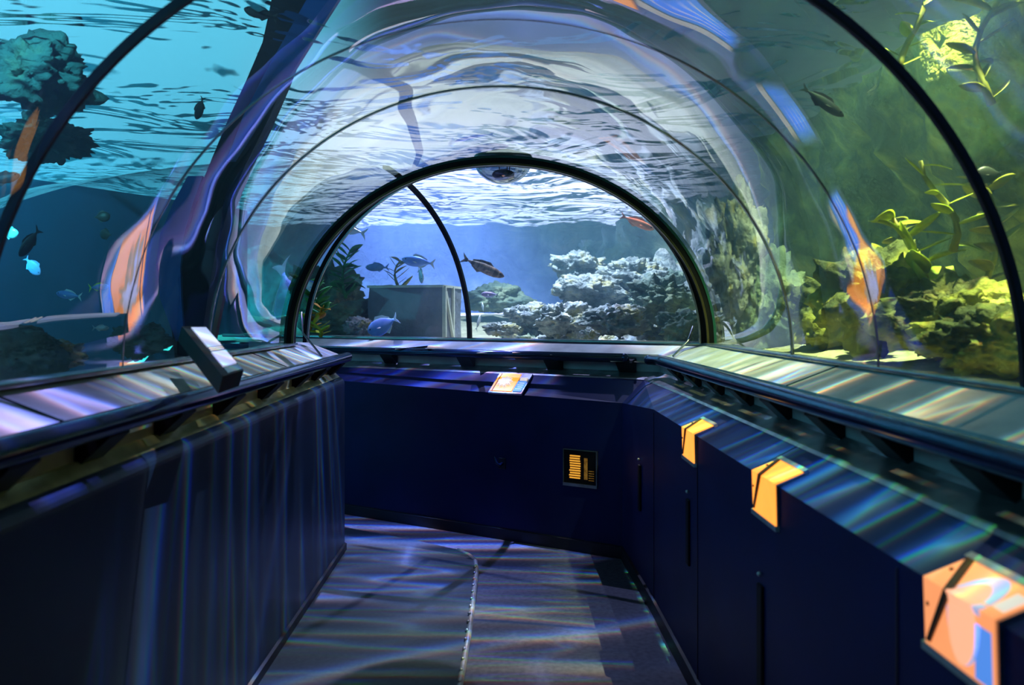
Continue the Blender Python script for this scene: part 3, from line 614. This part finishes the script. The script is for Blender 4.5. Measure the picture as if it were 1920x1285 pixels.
# reef slope right of the far opening, one continuous lumpy bank
bm = bmesh.new(); rows = []
for j in range(110):
    row = []
    for i in range(120):
        x = -0.35+i*0.032; y = 5.75+j*0.030
        if True:
            q = Vector((x*1.5, y*1.5, 2.0)); base = 1.10
            hgt = 0.55*max(0, min(1, (x-0.25)/1.1))*max(0, min(1, (y-5.9)/1.4))
            lump = 0.30*abs(fbm(q*1.2, 2))+0.16*abs(fbm(q*3.1+Vector((5, 5, 0)), 3))
            edge = min(1, max(0, (x+0.35)/0.5))
            row.append(Vector((x, y, base+edge*(hgt+lump*(0.4+hgt*1.6))))+Vector((0.08*fbm(q*2), 0.08*fbm(q*2+Vector((3, 0, 0))), 0)))
    rows.append(row)
# keep clear of the corridor
bmr = bmesh.new(); vs = [[bmr.verts.new(p) for p in r_] for r_ in rows]
for a_, b_ in zip(vs[:-1], vs[1:]):
    for i in range(len(a_)-1):
        k = (a_[i], a_[i+1], b_[i+1], b_[i])
        if not any(in_corridor(v.co.x, v.co.y, 0.05) for v in k): bmr.faces.new(k)
bmesh.ops.delete(bmr, geom=[v for v in bmr.verts if not v.link_faces], context='VERTS')
bm.free()
obj('reef_bank', bmr, 'rock', smooth=True, label='pale lumpy reef bank sloping up to the right behind the end arch', cat='reef', kind='thing')
ROCKS = [
 (1055, 600, 6.3, .20, .17, .13, 'rock', 'pale grey boulder with yellow tinges low in the centre of the far reef'),
 (1150, 603, 5.9, .24, .2, .12, 'rock', 'broad tan boulder at the bottom of the reef under the arch'),
 (1240, 560, 6.1, .24, .2, .17, 'rock_dark', 'dark teal boulder below the right side of the end arch'),
 (1275, 612, 5.6, .16, .16, .11, 'rock_dark', 'dark rock beside the right foot of the end arch'),
 (1100, 545, 6.8, .26, .22, .15, 'rock', 'white topped boulder halfway up the reef slope'),
 (1185, 520, 7.1, .30, .25, .16, 'rock', 'long pale boulder near the crest of the reef slope'),
 (1085, 500, 7.6, .24, .2, .13, 'rock', 'bright pale crest rock of the reef'),
 (990, 590, 6.9, .18, .16, .10, 'rock', 'small pale rock left of the reef slope'),
 (940, 618, 6.4, .12, .1, .06, 'rock', 'small yellowish rock on the sand right of the seam'),
 (1105, 628, 5.75, .06, .06, .05, 'rock', 'little pinkish pebble rock at the sill behind the glass'),
 (640, 600, 6.9, .26, .2, .16, 'rock_dark', 'mottled dark rock left of the concrete block'),
 (675, 615, 6.5, .12, .12, .09, 'rock', 'pale lumpy rock against the left side of the concrete block'),
 (612, 560, 7.4, .30, .25, .30, 'rock_dark', 'tall dark green rock behind the weeds at the left of the arch'),
 (930, 560, 8.2, .30, .25, .14, 'rock_dark', 'hazy blue grey rock behind the banded fish'),
]
for i, (px, py, Y, a_, b_, c_, m_, lab) in enumerate(ROCKS):
    rock(lab, P(px, py, Y), (a_, b_, c_), m_, i*3.3+1, 0.45)
# small rough rocks scattered over the bank
rnd = random.Random(5); protos = []
for k in range(46):
    x = rnd.uniform(0.05, 1.75); y = rnd.uniform(6.2, 7.5)
    zz = 1.13+0.55*max(0, min(1, (x-0.25)/1.1))*max(0, min(1, (y-5.9)/1.4))+rnd.uniform(0.06, 0.16)
    if in_corridor(x, y, 0.25): continue
    r_ = rnd.uniform(0.05, 0.11)
    if len(protos) < 6:
        o = rock('small rough rock scattered over the reef bank under the end arch', (x, y, zz), (0.08*rnd.uniform(.8, 1.3), 0.08, 0.06), rnd.choice(['rock', 'rock', 'rock_dark']), 200+k*1.9, 0.6, group='small rocks on the reef bank', sub=4); protos.append(o)
    else:
        o = protos[k % 6].copy(); COL.objects.link(o); o.location = (x, y, zz); o.rotation_euler = (rnd.uniform(-.5, .5), rnd.uniform(-.5, .5), rnd.uniform(0, 6)); sc_ = r_/0.08; o.scale = (sc_, sc_, sc_)
# right bank boulders
for i, (px, py, Y, X, s, m_, lab) in enumerate((
 (1640, 560, 3.4, 0, (.20, .25, .20), 'rock_algae', 'algae covered boulder behind the right acrylic below the kelp'),
 (1790, 600, 3.0, 0, (.22, .2, .16), 'rock_algae', 'green grey rock right of the kelp stalk'),
 (1560, 590, 4.2, 0, (.22, .22, .18), 'rock_algae', 'dark mossy rock close behind the right wall seam'),
 (1880, 640, 2.7, 0, (.22, .2, .13), 'rock_algae', 'low pale rock at the right edge beyond the acrylic'),
 (1385, 470, 4.9, 0, (.16, .2, .36), 'rock', 'tall pale pillar rock seen through the glass right of the end arch'),
 (1440, 560, 4.9, 0, (.22, .2, .28), 'rock_dark', 'dark rock standing right of the end arch foot'))):
    rock(lab, P(px, py, Y), s, m_, 50+i*2.7, 0.45)
# left bank
rock('dark square cut rock at the left edge behind the acrylic', P(22, 668, 3.4), (.20, .25, .13), 'rock_teal', 77, 0.2)
rock('bright yellow white coral lump on the seabed at the left', P(95, 672, 3.6), (.13, .12, .07), 'rock', 81, 0.6, name='coral_lump', cat='coral')
rock('dark low rock behind the information panel', P(262, 640, 3.9), (.13, .14, .08), 'rock_teal', 85, 0.4)
rock('hanging teal rock in the upper left of the tank', P(60, 140, 3.9), (.24, .2, .15), 'rock_teal', 91, 0.6, sub=5)
rock('round pale teal rock under the hanging rock', P(90, 262, 4.6), (.22, .22, .12), 'rock_teal', 95, 0.5)

# ------------------------------------------------------------------ concrete block
bc = P(768, 582, 6.75)
t = empty('concrete_block', 'weathered dark concrete block with pale edges on the seabed behind the far wall', 'block', bc)
t.rotation_euler = (0, 0, math.radians(-14))
bm = bmesh.new(); box(bm, (0, 0.15, -0.05), (0.66, 0.5, 0.50)); bmesh.ops.subdivide_edges(bm, edges=bm.edges[:], cuts=10, use_grid_fill=True)
for v in bm.verts: v.co += Vector([0.012*fbm(v.co*4+Vector((k*7, 0, 0))) for k in range(3)])
obj('block_body', bm, 'block', t, smooth=False)
bm = bmesh.new(); box(bm, (0, -0.105, 0.198), (0.67, 0.03, 0.02)); box(bm, (0.325, 0.15, 0.198), (0.03, 0.5, 0.02)); obj('top_edging', bm, 'block_edge', t)
bm = bmesh.new(); box(bm, (0.338, -0.09, -0.05), (0.03, 0.03, 0.5)); box(bm, (0.338, 0.15, -0.05), (0.02, 0.03, 0.5)); box(bm, (0.342, 0.05, -0.07), (0.02, 0.03, 0.5), Matrix.Rotation(math.radians(28), 3, 'X')); obj('side_frame', bm, 'block_edge', t)
# slanting post in the left water
bm = bmesh.new(); p0 = P(400, 640, 5.4); p1 = P(431, 488, 5.4); dd = p1-p0
rot = dd.to_track_quat('Z', 'Y').to_matrix(); box(bm, dd*0.5, (0.055, 0.03, dd.length), rot); bevel(bm, 0.004); obj('depth_post', bm, 'timber', label='slanting reddish brown post in the water left of the end arch', cat='post', loc=p0)

# black support column leaning at the left, a blue reflection painted on as bands
def strip(pts, depth, name, m, parent, o):
    bm = bmesh.new(); rings = []
    for (xl, xr, py, Y) in pts:
        a_ = P(xl, py, Y)-o; b_ = P(xr, py, Y)-o; dp = Vector((-0.12, 0.99, 0))*depth
        rings.append([a_, b_, b_+dp, a_+dp])
    loft(bm, rings, True, True); fin(bm); return obj(name, bm, m, parent)
co = P(345, 640, 4.3)
t = empty('support_column', 'curved black support column with blue reflection bands leaning in the left water up to the surface', 'column', co)
strip([(330, 372, 690, 4.0), (322, 380, 620, 4.0), (330, 392, 540, 4.0), (338, 405, 470, 4.0), (360, 428, 390, 4.05), (392, 460, 310, 4.1), (425, 500, 230, 4.15), (462, 535, 150, 4.2), (492, 562, 80, 4.3), (505, 600, 20, 4.4), (520, 640, -60, 4.5)], 0.16, 'column_shaft', 'black', t, co)
strip([(330, 345, 640, 3.97), (300, 340, 560, 3.97), (292, 338, 500, 3.97), (300, 345, 440, 3.97), (325, 362, 380, 4.0), (352, 380, 330, 4.02)], 0.10, 'lower_blue_reflection', 'bluereflect', t, co)
strip([(425, 438, 300, 4.0), (455, 490, 220, 4.08), (495, 545, 140, 4.13), (540, 595, 60, 4.2), (580, 640, -10, 4.3)], 0.05, 'upper_blue_reflection', 'bluereflect', t, co)

# ------------------------------------------------------------------ plants
def leaf_bm(L_, w, bend, curl=0.2):
    w *= 1.6
    bm = bmesh.new(); n = 9; rings = []
    for k in range(n):
        u = k/(n-1); ww = w*math.sin(math.pi*min(1, 0.06+u*0.94))**0.8+0.0008
        c = Vector((L_*u, 0, bend*u*u*L_)); th = 0.0012
        rings.append([c+Vector((0, -ww, curl*ww)), c+Vector((0, 0, th)), c+Vector((0, ww, curl*ww)), c+Vector((0, 0, -th))])
    loft(bm, rings, True, True); fin(bm); return bm
def plant(label, base, hgt, nleaf, L_, w, m, mstem, name='kelp_plant', group=None, sway=0.12, seed=0, spread=1.0):
    rnd = random.Random(seed); t = empty(name, label, 'plant', base, group)
    pts = [Vector((sway*math.sin(k/6*2.2+seed)*k/6, 0.03*math.sin(k+seed), hgt*k/6)) for k in range(7)]
    bm = bmesh.new(); tube(bm, pts, [0.016*(1-0.09*k) for k in range(7)], 8); obj('stem', bm, mstem, t, smooth=True)
    for k in range(nleaf):
        u = (k+0.5)/nleaf; i = u*6; a_ = int(min(5, i)); p = pts[a_].lerp(pts[a_+1], i-a_)
        lf = obj('leaf', leaf_bm(L_*rnd.uniform(.7, 1.2), w*rnd.uniform(.7, 1.2), rnd.uniform(-.4, .3)), m, t, smooth=True, loc=p)
        lf.rotation_euler = (rnd.uniform(-.6, .6), -rnd.uniform(.15, .9)*spread, math.pi*(k % 2)+rnd.uniform(-.7, .7))
    return t
def kbase(px, py, Y): return P(px, py, Y)
plant('tall yellow green kelp with broad leaves behind the right acrylic', kbase(1728, 640, 3.15), 0.50, 18, 0.15, 0.026, 'kelp', 'kelp_brown', seed=2, spread=0.9)
plant('brown green kelp left of the tall yellow kelp', kbase(1655, 640, 3.7), 0.55, 14, 0.12, 0.024, 'kelp_brown', 'kelp_brown', seed=5)
plant('leafy kelp right of the tall yellow kelp near the black seam', kbase(1830, 640, 3.0), 0.62, 18, 0.12, 0.022, 'kelp_brown', 'kelp_brown', seed=7)
plant('bright yellow kelp at the right beside the round dark fish', kbase(1790, 470, 3.0), 0.34, 9, 0.12, 0.012, 'kelp', 'kelp_brown', seed=9, spread=0.7)
plant('green kelp high in the upper right corner', kbase(1850, 200, 3.0), 0.45, 12, 0.12, 0.02, 'kelp_brown', 'kelp_brown', seed=11)
plant('thin green weed near the top right beside the black seam', kbase(1690, 130, 3.3), 0.35, 9, 0.10, 0.014, 'kelp', 'kelp_brown', seed=13)
plant('bushy green weed left inside the end arch', kbase(600, 600, 6.0), 0.30, 22, 0.14, 0.022, 'weed_green', 'weed_green', name='sea_weed', seed=15)
plant('dark green weed high behind the left side of the end arch', kbase(650, 560, 7.0), 0.42, 22, 0.17, 0.03, 'weed_green', 'weed_green', name='sea_weed', seed=17)
plant('orange and yellow weed at the left foot of the end arch', kbase(580, 618, 5.85), 0.16, 14, 0.10, 0.020, 'weed_orange', 'weed_orange', name='sea_weed', seed=19)
plant('yellow green weed at the sill left of the blue fish', kbase(600, 630, 5.8), 0.12, 9, 0.10, 0.018, 'kelp', 'kelp', name='sea_weed', seed=21)
plant('olive weed sprouting behind the top of the concrete block', kbase(750, 545, 7.4), 0.28, 12, 0.15, 0.014, 'kelp_brown', 'kelp_brown', name='sea_weed', seed=23)

# ------------------------------------------------------------------ fish
def fish(label, px, py, Y, Lpx, ang, shape='slim', m='silver', mf='palefin', yaw=0, roll=0, tail=1.0, name='fish', group=None):
    """ang = heading in the picture plane (degrees, 0 = to the right, 90 = up)."""
    L_ = Lpx/F*Y; c = P(px, py, Y); t = empty(name, label, 'fish', c, group)
    hgt = {'slim': 0.115, 'deep': 0.26, 'mid': 0.17, 'round': 0.34}[shape]*L_; wd = {'slim': 0.07, 'deep': 0.075, 'mid': 0.085, 'round': 0.12}[shape]*L_
    prof = [(0.50, 0.02), (0.47, 0.30), (0.40, 0.62), (0.28, 0.90), (0.12, 1.0), (-0.05, 0.93), (-0.20, 0.66), (-0.32, 0.34), (-0.38, 0.19), (-0.42, 0.17)]
    bm = bmesh.new(); rings = []
    for x, s in prof:
        rings.append([Vector((x*L_, wd*s*math.cos(k/16*6.2832), hgt*s*math.sin(k/16*6.2832)+(-0.10*hgt*s))) for k in range(16)])
    loft(bm, rings, True, True); fin(bm); obj('body', bm, m, t, smooth=True)
    def plate(poly, nm, mm, th=0.006):
        bm = bmesh.new(); r1 = [Vector((x*L_, th*L_, z*L_)) for x, z in poly]; r2 = [Vector((x*L_, -th*L_, z*L_)) for x, z in poly]
        loft(bm, [r1, r2], True, True); fin(bm); bmesh.ops.triangulate(bm, faces=bm.faces[:]); return obj(nm, bm, mm, t)
    tt = tail
    plate([(-0.40, 0.025), (-0.46, 0.075*tt), (-0.56, 0.18*tt), (-0.53, 0.08*tt), (-0.485, 0.0), (-0.53, -0.09*tt), (-0.56, -0.19*tt), (-0.46, -0.085*tt), (-0.40, -0.04)], 'tail_fin', mf)
    hz = hgt/L_
    plate([(0.20, hz*0.80), (0.10, hz*1.15+0.03), (-0.12, hz*0.95+0.03), (-0.30, hz*0.45+0.02), (-0.30, hz*0.28), (-0.10, hz*0.70)], 'dorsal_fin', mf)
    plate([(-0.02, -hz*0.95), (-0.12, -hz*1.15-0.03), (-0.28, -hz*0.6-0.01), (-0.30, -hz*0.35), (-0.14, -hz*0.75)], 'anal_fin', mf)
    for s in (-1, 1):
        f = plate([(0.18, 0.0), (0.10, -0.05), (0.02, -0.06), (0.06, -0.01)], 'pectoral_fin', mf, 0.003); f.location = (0, s*wd*0.9, -0.02*L_); f.rotation_euler = (s*0.5, 0, 0)
        bm = bmesh.new(); bmesh.ops.create_uvsphere(bm, u_segments=10, v_segments=8, radius=0.022*L_); obj('eye', bm, 'eye', t, smooth=True, loc=(0.385*L_, s*wd*0.60, 0.10*hgt))
    fwd = Vector((math.cos(math.radians(ang))*math.cos(math.radians(yaw)), math.sin(math.radians(yaw)), math.sin(math.radians(ang))*math.cos(math.radians(yaw))))
    upv = Vector((0, 0, 1)); side = upv.cross(fwd).normalized(); up2 = fwd.cross(side)
    mt = Matrix((fwd, side, up2)).transposed().to_4x4(); mt.translation = c; t.matrix_world = mt
    if roll: t.matrix_world = mt @ Matrix.Rotation(math.radians(roll), 4, 'X')
    return t
fish('brown banded fish swimming down to the right in the blue centre', 908, 502, 6.2, 84, -24, 'slim', 'brownfish', 'brownfish', 10, tail=0.7)
fish('slender white fish with a forked tail behind the upper left of the end arch', 652, 428, 6.2, 66, 163, 'slim', 'silver', 'palefin', -10)
fish('pale blue fish above the concrete block', 783, 490, 6.4, 60, 172, 'mid', 'bluefish', 'palefin', -10)
fish('white fish seen from the front above the concrete block', 789, 516, 6.2, 44, -60, 'deep', 'silver', 'palefin', -55)
fish('blue fish nosing down in front of the concrete block', 716, 610, 5.9, 62, 205, 'deep', 'bluefish', 'palefin', 10)
fish('small pink and blue fish right of the far seam', 918, 552, 6.3, 32, 178, 'mid', 'pinkfish', 'palefin')
fish('tiny white fish curling above the sand right of the seam', 897, 604, 6.2, 34, 75, 'slim', 'silver', 'palefin', 30)
fish('tiny pale fish just above the curling white fish', 905, 575, 6.6, 22, 100, 'mid', 'silver', 'palefin', 40)
fish('red orange fish behind the upper right of the end arch', 1197, 418, 6.4, 66, -22, 'slim', 'orangefish', 'orangefish', 5, tail=0.6)
fish('small blue white fish beside the green weed at the left of the arch', 582, 536, 5.9, 34, -40, 'deep', 'silver', 'bluefish')
fish('dim blue fish hanging left of the olive weed', 706, 501, 7.4, 42, 180, 'mid', 'bluefish', 'bluefish')
fish('dark oval fish under the bright water surface at upper left', 374, 204, 3.9, 42, -112, 'deep', 'darkfish', 'darkfish', 10)
fish('dark fish silhouette high beside the top of the black column', 487, 24, 4.0, 62, 165, 'mid', 'darkfish', 'darkfish')
fish('small round dark fish in the left water, upper of a pair', 192, 406, 4.6, 28, 10, 'round', 'darkfish', 'darkfish', 20, tail=0.5)
fish('small round dark fish in the left water, lower of a pair', 198, 439, 4.6, 28, 170, 'round', 'darkfish', 'darkfish', 20, tail=0.5)
fish('large dark fish heading down left at the left edge', 54, 456, 3.6, 66, -132, 'mid', 'darkfish', 'darkfish', 10)
fish('pale silver fish cut by the left edge of the photograph', 8, 334, 3.4, 60, 12, 'mid', 'silver', 'palefin')
fish('blurred pinkish fish under the large dark fish', 62, 500, 5.0, 40, -50, 'deep', 'pinkfish', 'pinkfish')
fish('faint teal fish at far left above the large dark fish', 20, 437, 5.0, 30, 0, 'round', 'silver', 'silver')
fish('pale blue fish low in the left water', 128, 553, 4.4, 46, 172, 'mid', 'bluefish', 'palefin')
fish('small fish with a bright yellow tail in the left water', 186, 538, 4.4, 36, 6, 'mid', 'bluefish', 'yellowfin', tail=1.3)
fish('lone pale blue fish low behind the left acrylic', 190, 615, 4.2, 30, 0, 'mid', 'silver', 'palefin')
fish('long dark fish heading down right near the top right seam', 1545, 192, 3.2, 94, -33, 'slim', 'darkfish', 'darkfish', 5, tail=0.5)
fish('round dark fish beside the kelp outside the right seam', 1852, 326, 2.9, 48, 185, 'round', 'darkfish', 'darkfish', tail=0.4)

# end walls closing the corridor behind the viewer and beyond the bend
bm = bmesh.new(); box(bm, (0, -3.05, 1.5), (9, 0.1, 3.2)); obj('wall_back', bm, 'navy_dark', kind='structure')
bm = bmesh.new(); box(bm, f0.xyz*0+(Vector((0.725, 4.75, 0))+D2*3.95+Vector((0, 0, 1.2)))-N2*0.8, (0.1, 3.0, 2.4), RZ); obj('wall_end', bm, 'navy_dark', kind='structure')
